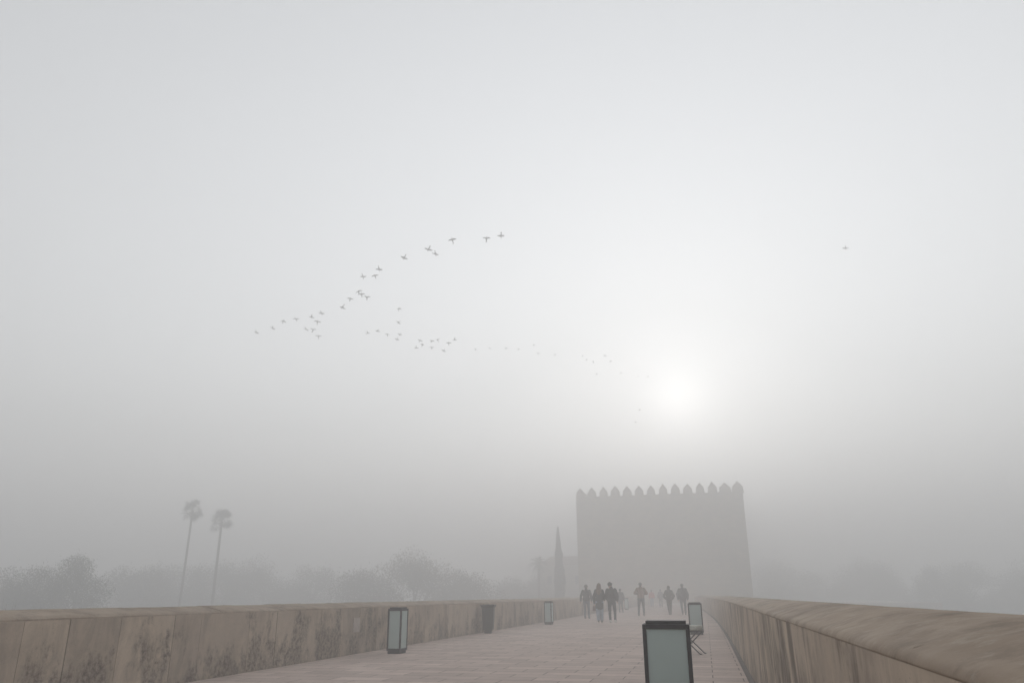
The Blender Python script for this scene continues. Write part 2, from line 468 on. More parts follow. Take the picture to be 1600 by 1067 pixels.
def merlon(x, y, along_x, w, hgt=1.7):
    bm = bmesh.new(); a, b = w/2, .36
    if not along_x: a, b = b, a
    z = TH; lv = [(z-.02, 1.16), (z+hgt*.16, 1.02), (z+hgt*.5, .96), (z+hgt*.66, .72), (z+hgt*.84, .34), (z+hgt, .04)]
    rings = []
    for zz, k in lv:
        ka, kb = (k, .4+.6*k) if along_x else (.4+.6*k, k)
        rings.append([bm.verts.new((x+sx*a*ka, y+sy*b*kb, zz)) for sx, sy in ((-1, -1), (1, -1), (1, 1), (-1, 1))])
    for r0, r1 in zip(rings, rings[1:]):
        for k in range(4): bm.faces.new((r0[k], r0[(k+1) % 4], r1[(k+1) % 4], r1[k]))
    bm.faces.new(rings[-1]); to_local(bm)
    obj('merlon', bm, M_tower, root)
NM = 14; pitch = (TX1-TX0-1.36)/(NM-1)
rm = random.Random(4)
for k in range(NM):
    w = 1.36 if k < 12 else 1.66
    merlon(TX0+.68+k*pitch, TY0+.36, True, w*rm.uniform(.9, 1.05), 1.74*rm.uniform(.93, 1.06))
for k in range(1, 10):
    for x in (TX0+.36, TX1-.36): merlon(x, TY0+.68+k*1.85, False, 1.36)
bm = bmesh.new()
box(bm, TX0+.002, TX1-.002, TY0+.06, TY0+.5, TH+.003, TH+.18); to_local(bm); obj('parapet_ledge', bm, M_tower, root)

# low house behind the cypress
root = empty('low_house', (-25.4, 141, 0)); tag(root, 'faint pale house with sloping roof between the cypress and the tower', 'house')
bm = bmesh.new(); box(bm, -4.0, 5.2, 0, 8, -.1, 6.5); obj('wall', bm, M_house, root)
bm = bmesh.new(); vs = [bm.verts.new(p) for p in ((-4.3, -.3, 6.51), (5.5, -.3, 6.51), (5.5, 8.3, 6.51), (-4.3, 8.3, 6.51), (-2.6, 4, 8.2), (3.8, 4, 8.2))]
for q in ((0, 1, 5, 4), (1, 2, 5), (2, 3, 4, 5), (3, 0, 4), (3, 2, 1, 0)): bm.faces.new([vs[i] for i in q])
obj('roof', bm, M_roof, root)
for x in (-2.2, .4, 3.0):
    bm = bmesh.new(); box(bm, x-.45, x+.45, -.03, .05, 3.2, 4.6); obj('window', bm, M_glassdark, root)

# ------------------------------------------------------------------ trees
def leaf_quads(bm, pts, size, rnd, up=.0):
    for p in pts:
        s = size*rnd.uniform(.6, 1.3)
        n = Vector((rnd.gauss(0, 1), rnd.gauss(0, 1), rnd.gauss(0, 1)+up)).normalized()
        a = n.orthogonal().normalized(); a.rotate(Quaternion(n, rnd.uniform(0, 6.28))); b = n.cross(a)
        c = p+n*s*.15
        bm.faces.new([bm.verts.new(q) for q in (p-a*s, p-b*s*.55, p+a*s, c+b*s*.55)])

def tree(name, x, y, z0, ztop, r, label, group, leaf, seed, n=2600, size=.16, cat='tree'):
    rnd = random.Random(seed)
    root = empty(name, (x, y, z0)); tag(root, label, cat, group)
    h = ztop-z0; tr = max(.12, h*.018)
    bm = bmesh.new(); wob = [Vector((rnd.uniform(-.15, .15)*h*.06, rnd.uniform(-.15, .15)*h*.06, 0)) for _ in range(6)]
    top = h*.78
    pts = [Vector((0, 0, -.3))]+[Vector((0, 0, top*(i+1)/6))+wob[i]*(i+1)*.6 for i in range(6)]
    tube(bm, pts, [tr*1.4]+[tr*(1-.8*(i+1)/6)+.02 for i in range(6)], 8)
    cl = []; nb = 34
    for k in range(nb):
        f = 1-.72*rnd.random()**.8; f = min(f, .97); a = k*2.4+rnd.uniform(-.5, .5)
        env = math.sin(min(1, max(.05, (1.06-f)/.5))*math.pi/2)
        rr = r*env*rnd.uniform(.4, 1.0)
        c = Vector((math.cos(a)*rr, math.sin(a)*rr, h*f*rnd.uniform(.92, 1.0)))
        base = Vector((0, 0, max(h*.2, c.z-rr*1.1-.6)))
        mid = base.lerp(c, .55)+Vector((0, 0, .2))
        tube(bm, [base, mid, c], [tr*.5, tr*.3, .02], 5)
        cl.append((c, r*rnd.uniform(.28, .5)))
    cl.append((Vector((rnd.uniform(-.3, .3)*r, 0, h-r*.25)), r*.28))
    obj('trunk', bm, M_trunk, root, True)
    bm = bmesh.new(); pts = []
    tot = sum(q[1]**2 for q in cl)
    for c, cr in cl:
        for _ in range(int(n*cr*cr/tot)):
            dv = Vector((rnd.gauss(0, 1), rnd.gauss(0, 1), rnd.gauss(0, 1))).normalized()
            q = c+Vector((dv.x, dv.y, dv.z*.85))*cr*(rnd.random()**.45)*(1+.3*noise.noise(dv*2.5+c))
            pts.append(q)
    for _ in range(n//40):   # stray sprigs
        dv = Vector((rnd.gauss(0, 1), rnd.gauss(0, 1), rnd.gauss(0, 1))).normalized()
        c, cr = rnd.choice(cl); pts.append(c+dv*cr*rnd.uniform(.95, 1.35))
    leaf_quads(bm, pts, size, rnd)
    obj('crown', bm, leaf, root)
    return root
ISL = -6.2
GT = 'trees in the fog along the river bank'
trees = [(-65.2, 62.0, 3.5, 3.8, 'broad rounded tree at the far left edge above the left parapet', 0),
 (-61.2, 61.1, 4.2, 3.6, 'bushy tree just left of the tallest dark tree on the left bank', 0),
 (-57.0, 61.7, 5.2, 3.6, 'tallest and darkest tree on the left bank, rising left of the two palms', 0),
 (-77.3, 91.8, 4.7, 5.8, 'dim low tree directly right of the tallest dark tree on the left', 1),
 (-80.8, 102.2, 5.3, 6.2, 'dim tree just left of the taller palm trunk', 1),
 (-78.5, 106.0, 6.0, 5.8, 'dim tree behind the foot of the two tall palms', 1),
 (-75.5, 112.7, 5.8, 6.2, 'faint tree just right of the shorter tall palm', 1),
 (-69.6, 114.5, 6.2, 6.7, 'widest of the faint trees right of the two tall palms', 1),
 (-61.7, 115.4, 6.5, 6.0, 'faint tree farthest right in the row beyond the two palms', 1),
 (-43.7, 95.3, 4.3, 4.6, 'dim tree on the left flank of the tall domed tree above the left lantern', 1),
 (-37.2, 97.6, 5.8, 7.0, 'tall domed tree in the fog above the largest left lantern', 2),
 (-31.7, 100.7, 3.8, 5.3, 'low ochre tree on the right flank of the tall domed tree', 2),
 (-32.8, 132.0, 3.6, 5.0, 'very faint low tree above the litter bin', 1),
 (-28.8, 137.8, 4.1, 4.3, 'very faint low tree left of the bushy palm', 1),
 (15.8, 179.4, 7.2, 7.2, 'barely visible tree touching the right side of the tower', 1),
 (23.5, 168.0, 5.6, 7.9, 'barely visible wide tree second to the right of the tower', 1),
 (32.4, 166.8, 6.0, 7.4, 'barely visible tree midway between the tower and the right edge', 1),
 (38.6, 147.6, 5.6, 5.0, 'faint rounded tree standing clearest beyond the right parapet', 1),
 (45.1, 155.8, 5.3, 6.5, 'barely visible low tree right of the clearest tree beyond the right parapet', 1),
 (54.5, 153.0, 4.8, 7.4, 'barely visible tree at the far right edge above the right parapet', 1)]
for i, (x, y, zt, r, lab, k) in enumerate(trees):
    tree('broadleaf_tree', x, y, ISL if y < 75 else -7.0, zt, r, lab, GT, M_leaf[k], 100+i, n=27000 if y < 75 else int(20000*(r/5)**2), size=.072 if y < 75 else .11)

# reeds at the far left
for i, (x, y, zt) in enumerate([(-45.6, 38.2, 1.7), (-44.6, 39.6, .9), (-44.0, 41.2, 1.3), (-42.6, 42.2, .7)]):
    rnd = random.Random(40+i); root = empty('reed_clump', (x, y, -6.95))
    labs = ['tall reed clump at the very left edge above the parapet', 'second reed clump from the left edge above the parapet',
            'reed clump below the bushy left tree', 'short reed clump below the tallest dark tree on the left']
    tag(root, labs[i], 'reeds', 'reeds on the left river bank')
    bm = bmesh.new(); bl = bmesh.new(); h = zt+6.95
    for k in range(60):
        a = rnd.uniform(0, 6.28); q = rnd.random()**.5*1.3; hh = h*rnd.uniform(.7, 1.0)
        b0 = Vector((math.cos(a)*q, math.sin(a)*q, 0)); b1 = b0+Vector((rnd.gauss(0, .35), rnd.gauss(0, .35), hh))
        tube(bm, [b0, b0.lerp(b1, .5)+Vector((rnd.gauss(0, .06), rnd.gauss(0, .06), 0)), b1], [.02, .017, .008], 4)
        for j in range(9):
            p = b0.lerp(b1, rnd.uniform(.35, 1)); dv = Vector((rnd.gauss(0, 1), rnd.gauss(0, 1), rnd.uniform(.2, 1.2))).normalized()*rnd.uniform(.3, .6)
            s = dv.cross(Vector((0, 0, 1))).normalized()*.03
            bl.faces.new([bl.verts.new(v) for v in (p-s, p+s, p+dv+Vector((0, 0, -.1)))])
    obj('stalks', bm, M_reed, root); obj('leaves', bl, M_reed, root)

# cypress
rnd = random.Random(77); root = empty('cypress', (-20.1, 110.0, -.05)); tag(root, 'slim pointed cypress just left of the tower', 'tree')
bm = bmesh.new(); tube(bm, [(0, 0, -.1), (0, 0, 3), (0, 0, 9.6)], [.14, .11, .02], 8); obj('trunk', bm, M_trunk, root, True)
bm = bmesh.new(); pts = []
for _ in range(10000):
    z = rnd.uniform(.35, 10.7); f = z/10.7
    e = .95*min(1, (1-f)**.72*1.35)*(.82+.3*noise.noise(Vector((z*.8, 3, 1))))
    if z < .9: e *= .75
    a = rnd.uniform(0, 6.28); q = e*rnd.random()**.4*(1+.22*noise.noise(Vector((math.cos(a)*2, math.sin(a)*2, z*1.3))))
    pts.append(Vector((math.cos(a)*q+.05*math.sin(z*.5), math.sin(a)*q, z)))
leaf_quads(bm, pts, .1, rnd, 0); obj('crown', bm, M_cyp, root)

def palm(x, y, z0, zc, r, label, seed, fan=True, tr=.15, lean=(0, 0), group='palms rising out of the fog'):
    rnd = random.Random(seed); root = empty('palm_tree', (x, y, z0)); tag(root, label, 'palm', group)
    h = zc-z0; bm = bmesh.new()
    P = [Vector((lean[0]*math.sin(f*1.5)*1.0, lean[1]*f, f*h)) for f in [i/12 for i in range(13)]]
    P[0].z = -.3
    tube(bm, P, [tr*1.35]+[tr*(1.08-.35*i/12) for i in range(1, 13)], 8); obj('trunk', bm, M_trunk, root, True)
    c = P[-1]; bm = bmesh.new(); nf = (56 if seed == 2 else 46) if fan else 54
    for k in range(nf):
        el = R(rnd.uniform(-70, 80) if seed != 2 else rnd.uniform(-55, 85)); az = rnd.uniform(0, 6.28)
        dv = Vector((math.cos(az)*math.cos(el), math.sin(az)*math.cos(el), math.sin(el)))
        if fan:
            L = r*rnd.uniform(.3, .66); tip = c+dv*L
            side = dv.cross(Vector((0, 0, 1))).normalized(); side.rotate(Quaternion(dv, rnd.uniform(-1.2, 1.2))); nn = side.cross(dv)
            s = side*.018
            bm.faces.new([bm.verts.new(v) for v in (c-s, c+s, tip+s, tip-s)])
            for j in range(13):
                a = R(-88+j*176/12); fd = (dv*math.cos(a)+side*math.sin(a)+nn*rnd.uniform(-.1, .1)).normalized()
                ll = r*.52*rnd.uniform(.8, 1.05)*(1-.25*abs(j-6)/6); e = tip+fd*ll+Vector((0, 0, -.16*ll))
                w = fd.cross(nn).normalized()*.03; m = tip+fd*ll*.55
                bm.faces.new([bm.verts.new(v) for v in (tip, m+w, e, m-w)])
        else:
            L = r*rnd.uniform(.85, 1.1); pp = []
            for j in range(9):
                f = j/8; q = c+dv*L*f; q.z -= L*.55*f*f*(1 if el > -.3 else .3); pp.append(q)
            tube(bm, pp, [.03-.003*j for j in range(9)], 4)
            side = dv.cross(Vector((0, 0, 1))).normalized()
            for j in range(1, 9):
                for sg in (-1, 1):
                    for u in (0, .5):
                        q = pp[j-1].lerp(pp[j], u); fd = (side*sg*.9+dv*.6+Vector((0, 0, -.25))).normalized(); ll = .42*r*.5*(1-.4*j/8)
                        w = dv*.03; bm.faces.new([bm.verts.new(v) for v in (q-w, q+w, q+fd*ll)])
    obj('fronds', bm, M_palm, root)
palm(-62.9, 84.5, -7.0, 11.7, 1.62, 'taller and leftmost of the two slender fan palms', 1, tr=.17, lean=(.08, .2))
palm(-59.8, 86.8, -7.0, 10.5, 1.75, 'shorter of the two slender fan palms, with a denser crown', 2, tr=.2, lean=(-.12, .1))
palm(-25.9, 123.4, 0, 6.1, 2.3, 'faint low bushy palm left of the cypress', 3, fan=False, tr=.22)

# ------------------------------------------------------------------ birds
def bird_mesh(name, wing_y, flapL, flapR, sweep, bend, span=.80, body=.62):
    bm = bmesh.new()
    prof = [(.50, .006), (.46, .016), (.40, .03), (.34, .027), (.22, .026), (.12, .05), (0, .078), (-.14, .07), (-.27, .038), (-.36, .03), (-.5, .012)]
    pts = [(0, p*body, 0) for p, _ in prof]; tube(bm, pts, [q for _, q in prof], 8)
    tl = [bm.verts.new(v) for v in ((-.02, -.3*body, .0), (.02, -.3*body, 0), (.065, -.56*body, 0), (-.065, -.56*body, 0))]
    tl2 = [bm.verts.new(v.co+Vector((0, 0, -.012))) for v in tl]
    for k in range(4): bm.faces.new((tl[k], tl[(k+1) % 4], tl2[(k+1) % 4], tl2[k]))
    bm.faces.new(tl); bm.faces.new(tl2[::-1])
    for s, fl in ((-1, flapL), (1, flapR)):
        top, bot = [], []
        for i in range(7):
            f = i/6; u = f*span/2
            a = fl if f < .45 else fl-bend
            if f <= .45: x, z = u*math.cos(fl), u*math.sin(fl)
            else:
                uw = .45*span/2; x = uw*math.cos(fl)+(u-uw)*math.cos(fl-bend); z = uw*math.sin(fl)+(u-uw)*math.sin(fl-bend)
            ch = .155*(1-.1*f) if f < .6 else .14*(1-(f-.6)/.4*.8)
            yc = wing_y*body-sweep*max(0, f-.4)*span/2
            for lst, dz in ((top, .009*(1-f)+.002), (bot, -.009*(1-f)-.002)):
                lst.append((bm.verts.new((s*x, yc+ch*.5, z+dz)), bm.verts.new((s*x, yc-ch*.5, z+dz))))
        for a, b in zip(range(6), range(1, 7)):
            for lst, fl2 in ((top, False), (bot, True)):
                q = (lst[a][0], lst[a][1], lst[b][1], lst[b][0]); bm.faces.new(q if (s > 0) ^ fl2 else q[::-1])
            bm.faces.new((top[a][0], top[b][0], bot[b][0], bot[a][0])); bm.faces.new((top[a][1], top[b][1], bot[b][1], bot[a][1]))
        bm.faces.new((top[6][0], top[6][1], bot[6][1], bot[6][0]))
    bmesh.ops.recalc_face_normals(bm, faces=bm.faces)
    me = bpy.data.meshes.new(name); bm.to_mesh(me); bm.free(); me.materials.append(M_bird); return me
BM = {'a': bird_mesh('bird_level', .14, .12, .12, .2, .25), 'b': bird_mesh('bird_down', .16, -.35, -.3, .3, .3),
      'c': bird_mesh('bird_up', .10, .75, .7, .1, .75), 'd': bird_mesh('bird_tilted', .14, .5, -.15, .25, .5)}
pose = {'a': 'level winged', 'b': 'droop winged', 'c': 'raised wing', 'd': 'banking'}
upper = [(-44.62, 66.96, 28.13, 'd', 1), (-42.88, 67.26, 28.56, 'd', 1), (-40.4, 65.12, 28.32, 'b', 0), (-39.24, 65.68, 28.65, 'a', 0), (-37.31, 65.38, 28.68, 'b', 1),
 (-34.84, 62.91, 27.89, 'd', 1), (-31.96, 61.69, 27.82, 'b', 1), (-31.72, 62.67, 28.97, 'a', 0), (-29.22, 59.39, 28.16, 'd', 0), (-29.22, 60.0, 28.13, 'a', 0),
 (-28.41, 58.36, 29.19, 'c', 1), (-29.41, 61.6, 28.46, 'c', 0), (-27.06, 58.09, 28.97, 'a', 0), (-25.59, 55.68, 28.47, 'd', 1), (-22.74, 54.43, 28.69, 'a', 1),
 (-19.66, 52.09, 28.01, 'a', 1), (-19.91, 54.41, 28.69, 'd', 1), (-17.95, 53.01, 29.02, 'a', 0), (-14.9, 52.57, 28.53, 'c', 0), (-13.76, 52.88, 28.84, 'c', 1)]
cluster = [(-39.87, 68.97, 28.74, 'd', 1), (-38.08, 67.28, 27.89, 'c', 0), (-37.8, 67.52, 28.86, 'a', 0), (-39.6, 71.27, 28.63, 'c', 0)]
middle = [(-33.22, 70.29, 28.22, 'b', 1), (-31.5, 69.04, 27.84, 'a', 1), (-32.37, 73.58, 29.01, 'a', 0), (-31.26, 73.75, 28.46, 'd', 1), (-29.41, 69.66, 28.81, 'd', 1),
 (-28.14, 66.54, 29.03, 'b', 0), (-30.75, 73.38, 28.8, 'c', 1), (-30.94, 78.85, 29.09, 'b', 1), (-28.88, 74.69, 28.35, 'a', 0), (-29.77, 77.8, 28.92, 'c', 0),
 (-27.71, 75.35, 28.42, 'a', 0), (-29.26, 79.64, 29.11, 'c', 0), (-27.55, 76.91, 29.03, 'c', 0), (-27.01, 77.51, 27.94, 'd', 1), (-25.69, 75.36, 27.99, 'a', 0), (-24.7, 74.4, 28.1, 'b', 1)]
trail = [(-24.43, 81.68, 29.15), (-22.03, 79.44, 28.41), (-20.43, 80.7, 28.68), (-18.77, 80.2, 28.22), (-16.91, 79.89, 28.51), (-16.95, 82.56, 28.34), (-15.13, 83.53, 28.29),
 (-12.12, 85.83, 28.62), (-11.91, 87.42, 28.62), (-11.4, 89.98, 29.07), (-11.58, 94.46, 28.75), (-9.67, 87.94, 29.1), (-9.26, 90.16, 29.0), (-8.58, 96.41, 29.19),
 (-7.54, 103.29, 24), (-6.41, 96.95, 28.74), (-6.41, 96.26, 24), (-5.05, 94.95, 28.03)]
ordn = ['first', 'second', 'third', 'fourth', 'fifth', 'sixth', 'seventh', 'eighth', 'ninth', 'tenth', 'eleventh', 'twelfth', 'thirteenth', 'fourteenth', 'fifteenth', 'sixteenth', 'seventeenth', 'eighteenth', 'nineteenth', 'twentieth']
rb = random.Random(21)
def put_bird(x, y, z, k, away, label, grp, sc=1):
    o = link(bpy.data.objects.new('bird', BM[k])); o.location = (x, y, z)
    hd = R(rb.uniform(-28, 28))+(0 if away else math.pi)+R(25)
    o.rotation_euler = (R(rb.uniform(18, 40))*(-1 if away else 1), R(rb.uniform(-12, 12)), hd)
    o.scale = (sc,)*3; tag(o, label, 'bird', grp); return o
FL = 'birds of the flock crossing the foggy sky'
def place_set(lst, where, sc=1):
    order = sorted(range(len(lst)), key=lambda i: math.atan2(lst[i][0], lst[i][1]))
    for r, i in enumerate(order):
        b = lst[i]; k = b[3] if len(b) > 3 else rb.choice('abcd'); aw = b[4] if len(b) > 4 else rb.random() < .5
        n = len(order)
        if r < (n+1)//2: lab = pose[k]+' bird, '+ordn[r]+' from the left in '+where
        else: lab = pose[k]+' bird, '+ordn[n-1-r]+' from the right in '+where
        put_bird(b[0], b[1], b[2], k, aw, lab, FL, sc)
place_set(upper, 'the dark upper line', .92); place_set(cluster, 'the small cluster of four'); place_set(middle, 'the middle group', .78); place_set(trail, 'the faint trail near the sun', .5)
put_bird(13.96, 62.68, 29.0, 'd', True, 'lone bird far to the right of the flock, above and right of the sun', FL, .72)

# ------------------------------------------------------------------ people
def cap(bm, a, b, ra, rb, fy=1.0, n=12):
    """tapered limb with rounded ends; fy flattens it front to back"""
    a, b = Vector(a), Vector(b); d = (b-a); L = d.length; d.normalize()
    x = Vector((1, 0, 0)); x = (x-d*x.dot(d))
    if x.length < .2: x = Vector((0, 0, 1)); x = x-d*x.dot(d)
    x.normalize(); y = d.cross(x)
    prof = [(-.96, .28), (-.7, .71), (-.35, .937), (0, 1)]
    rings = [(a+d*ra*p, ra*q) for p, q in prof]+[(b-d*rb*p, rb*q) for p, q in prof[::-1]]
    vs = [[bm.verts.new(c+(x*math.cos(2*math.pi*k/n)+y*fy*math.sin(2*math.pi*k/n))*r) for k in range(n)] for c, r in rings]
    for r0, r1 in zip(vs, vs[1:]):
        for k in range(n): bm.faces.new((r0[k], r0[(k+1) % n], r1[(k+1) % n], r1[k]))
    bm.faces.new(vs[0][::-1]); bm.faces.new(vs[-1])
def ell(bm, c, rx, ry, rz):
    r = bmesh.ops.create_icosphere(bm, subdivisions=2, radius=1)
    for v in r['verts']: v.co = Vector(c)+Vector((v.co.x*rx, v.co.y*ry, v.co.z*rz))
def fuse(bm, voxel, smooth=3):
    """union of overlapping shapes as one continuous surface"""
    me = bpy.data.meshes.new('tmp'); bm.to_mesh(me); bm.free()
    o = link(bpy.data.objects.new('tmp', me))
    m = o.modifiers.new('r', 'REMESH'); m.mode = 'VOXEL'; m.voxel_size = voxel; m.use_smooth_shade = True
    s = o.modifiers.new('s', 'SMOOTH'); s.factor = .5; s.iterations = smooth
    dg = bpy.context.evaluated_depsgraph_get(); res = bpy.data.meshes.new_from_object(o.evaluated_get(dg))
    bpy.data.objects.remove(o); bpy.data.meshes.remove(me); return res

def hand(bm, w, d, out):
    """palm, four unequal curled fingers and a thumb; d = pointing direction, out = thumb side"""
    w, d, out = Vector(w), Vector(d).normalized(), Vector(out).normalized(); nrm = d.cross(out)
    cap(bm, w, w+d*.075, .026, .034, .55)
    for k, (o, L) in enumerate(((.028, .066), (.010, .074), (-.009, .070), (-.027, .056))):
        p0 = w+d*.085+out*o; p1 = p0+(d*.9+nrm*.25).normalized()*L*.55; p2 = p1+(d*.55+nrm*.8).normalized()*L*.5
        cap(bm, p0, p1, .0105, .0098, 1, 8); cap(bm, p1, p2, .0098, .0085, 1, 8)
    t0 = w+d*.03+out*.028; t1 = t0+(d*.6+out*.75).normalized()*.042; t2 = t1+(d*.95+nrm*.3).normalized()*.034
    cap(bm, t0, t1, .0125, .0115, 1, 8); cap(bm, t1, t2, .0115, .0095, 1, 8)

def person(x, y, rz, H, label, look):
    k = H/1.72; vox = look.get('vox', .010)
    jk, tr = look['jacket'], look['trousers']
    sh = look.get('sh', .195)*.82
    sL, sR = Vector((-sh, 0, 1.385)), Vector((sh, 0, 1.385))
    A = look.get('arms', {})
    nar = Vector((.88, 1, 1)); eL = Vector(A.get('eL', (-.29, -.02, 1.13)))*nar; eR = Vector(A.get('eR', (.29, -.02, 1.13)))*nar
    hL = Vector(A.get('hL', (-.30, .07, .88)))*nar; hR = Vector(A.get('hR', (.30, .07, .88)))*nar
    G = look.get('legs', {})
    pL, pR = Vector((-.092, 0, .90)), Vector((.092, 0, .90))
    kL = Vector(G.get('kL', (-.10, .05, .49))); kR = Vector(G.get('kR', (.10, -.01, .48)))
    aL = Vector(G.get('aL', (-.10, .0, .085))); aR = Vector(G.get('aR', (.10, -.16, .10)))
    hd = Vector(look.get('head', (0, .02, 1.60)))+Vector((0, 0, -.015))
    # body
    bm = bmesh.new()
    cap(bm, (0, 0, .93), (0, .01, 1.12), .135, .125, .72); cap(bm, (0, .01, 1.12), (0, 0, 1.34), .125, .15, .68)
    cap(bm, sL, sR, .062, .062, .9); cap(bm, (0, -.005, 1.38), hd+Vector((0, -.015, -.07)), .074, .068)
    ell(bm, hd+Vector((0, .0, .015)), .09, .108, .115); cap(bm, hd+Vector((0, .035, -.03)), hd+Vector((0, .062, -.075)), .058, .036)
    cap(bm, hd+Vector((0, .095, .015)), hd+Vector((0, .112, -.018)), .009, .014, 1, 8)        # nose
    for s in (-1, 1):
        ell(bm, hd+Vector((s*.078, -.005, -.005)), .012, .022, .033)                          # ears
        ell(bm, hd+Vector((s*.032, .088, .014)), .014, .009, .009)                            # eyes in their sockets
    cap(bm, hd+Vector((-.02, .098, -.048)), hd+Vector((.02, .098, -.048)), .007, .007, 1, 8)   # lips
    for s, e, h in ((sL, eL, hL), (sR, eR, hR)):
        cap(bm, s, e, .052, .042); cap(bm, e, h, .042, .028)
        sg = -1 if s.x < 0 else 1
        hand(bm, h, h-e, Vector((-sg*.35, 1, 0)) if abs((h-e).normalized().z) > .5 else Vector((-sg*.3, .1, 1)))
    for p, q, a in ((pL, kL, aL), (pR, kR, aR)):
        cap(bm, p, q, .082, .055); cap(bm, q, a, .055, .036)
        cap(bm, a+Vector((0, -.03, -.045)), a+Vector((0, .12, -.06)), .034, .026)
    b = obj('person', fuse(bm, vox, 2), look.get('skin', M_skin), smooth=True)
    b.location = (x, y, look.get('z', 0)); b.rotation_euler = (0, 0, rz); b.scale = (k, k, k)
    tag(b, label, 'person', 'people walking across the bridge')
    # jacket
    bm = bmesh.new(); hem = look.get('hem', .84); bulk = look.get('bulk', 1.0)
    cap(bm, (0, .0, 1.02), (0, 0, 1.31), .175*bulk, .172*bulk, .72)
    cap(bm, (0, 0, hem+.12), (0, 0, 1.10), .175*bulk*look.get('flare', 1), .165*bulk, .74)
    for s in (-1, 1): cap(bm, (s*.075, -.005, hem+.10), (s*.07, 0, 1.05), .115*bulk*look.get('flare', 1), .11*bulk, .9)
    for s in (sL, sR): cap(bm, (0, -.005, 1.415), s*.95, .072, .075*bulk, .95)
    cap(bm, (0, -.01, 1.36), (0, .0, 1.485), .112, .076)
    for s, e, h in ((sL, eL, hL), (sR, eR, hR)):
        cap(bm, s, e, .08*bulk, .07*bulk); cap(bm, e, e.lerp(h, .93), .07*bulk, .055*bulk)
    if look.get('hood'):
        if look['hood'] == 'up':
            ell(bm, hd+Vector((0, -.015, .025)), .105, .118, .125); cap(bm, hd+Vector((0, -.03, -.05)), (0, -.04, 1.40), .095, .10)
        else: cap(bm, (-.07, -.085, 1.43), (.07, -.085, 1.43), .06, .06); cap(bm, (0, -.10, 1.40), (0, -.10, 1.33), .075, .04)
    me = fuse(bm, vox*1.25, 4)
    # cut the rounded lower end off level and wrinkle the cloth
    bm = bmesh.new(); bm.from_mesh(me)
    g = bm.verts[:]+bm.edges[:]+bm.faces[:]
    low = [v for v in bm.verts if v.co.z < hem and abs(v.co.x) < .21]
    for v in low: v.co.z = hem+(v.co.z-hem)*.08
    for v in bm.verts:
        nn = noise.noise(Vector((v.co.x*6, v.co.y*6+look.get('seed', 1)*7, v.co.z*14)))
        v.co += v.normal*nn*.011
    bm.to_mesh(me); bm.free()
    obj('jacket', me, jk, b, True)
    # trousers
    bm = bmesh.new(); wl = look.get('wide', 1.0)
    cap(bm, (0, 0, .90), (0, 0, 1.0), .155, .145, .74)
    for p, q, a in ((pL, kL, aL), (pR, kR, aR)):
        cap(bm, p, q, .096, .07*wl); cap(bm, q, a+Vector((0, 0, .03)), .068*wl, .056*wl)
    me = fuse(bm, vox*1.25, 3)
    bm = bmesh.new(); bm.from_mesh(me)
    for v in bm.verts: v.co += v.normal*noise.noise(Vector((v.co.x*8, v.co.y*8, v.co.z*11+look.get('seed', 1))))*.008
    bm.to_mesh(me); bm.free()
    obj('trousers', me, tr, b, True)
    for a in (aL, aR):
        bm = bmesh.new(); up = a.z-.085
        heel = a+Vector((0, -.05, -.04)); toe = a+Vector((0, .15, -.055-up*.5))
        cap(bm, heel, toe, .042, .036, .95); cap(bm, a+Vector((0, -.02, .0)), a+Vector((0, .03, -.04)), .046, .046)
        me = fuse(bm, vox, 2)
        for v in me.vertices: v.co.z = max(v.co.z, (a.z-.083))
        obj('shoe', me, look['shoes'], b, True)
    hr = look.get('hair')
    if hr:
        bm = bmesh.new()
        if hr == 'long':
            ell(bm, hd+Vector((0, -.012, .03)), .102, .114, .116)
            cap(bm, hd+Vector((0, -.055, 0)), (0, -.125, 1.28), .088, .082, .62)
            for s in (-1, 1): cap(bm, hd+Vector((s*.06, -.02, .0)), (s*.105, -.06, 1.30), .048, .034)
        elif hr == 'curly':
            ell(bm, hd+Vector((0, -.015, .045)), .105, .115, .095)
            rr = random.Random(3)
            for _ in range(40):
                dv = Vector((rr.gauss(0, 1), rr.gauss(0, 1)-.4, rr.gauss(0, 1)+.7)).normalized()
                ell(bm, hd+Vector((dv.x*.098, dv.y*.108-.015, dv.z*.088+.045)), .026, .026, .026)
        elif hr == 'cap':
            ell(bm, hd+Vector((0, -.008, .05)), .102, .119, .097); cap(bm, hd+Vector((0, -.075, .03)), hd+Vector((0, -.07, -.045)), .05, .045)
        else:
            ell(bm, hd+Vector((0, -.01, .04)), .1, .117, .104); cap(bm, hd+Vector((0, -.06, .02)), hd+Vector((0, -.055, -.05)), .055, .046)
        obj('hair', fuse(bm, vox, 2), look['haircol'], b, True)
    return b

C = {n: cloth(n, c) for n, c in dict(charcoal=(.035, .035, .038), navy=(.03, .033, .045), black=(.018, .018, .02), grey=(.085, .083, .088), greyblue=(.12, .13, .16),
     denim=(.20, .25, .33), paledenim=(.27, .33, .40), brown=(.19, .105, .065), rust=(.30, .12, .09), red=(.45, .09, .07), olive=(.05, .048, .035), slate=(.06, .06, .068),
     white=(.72, .70, .68), shoe=(.03, .026, .024), maroon=(.12, .03, .03)).items()}
H_dark = simple('hair_dark', (.02, .017, .015), .7, .3, 40); H_brown = simple('hair_brown', (.13, .075, .04), .7, .3, 40); H_grey = simple('hair_grey', (.12, .11, .10), .8, .2, 40)

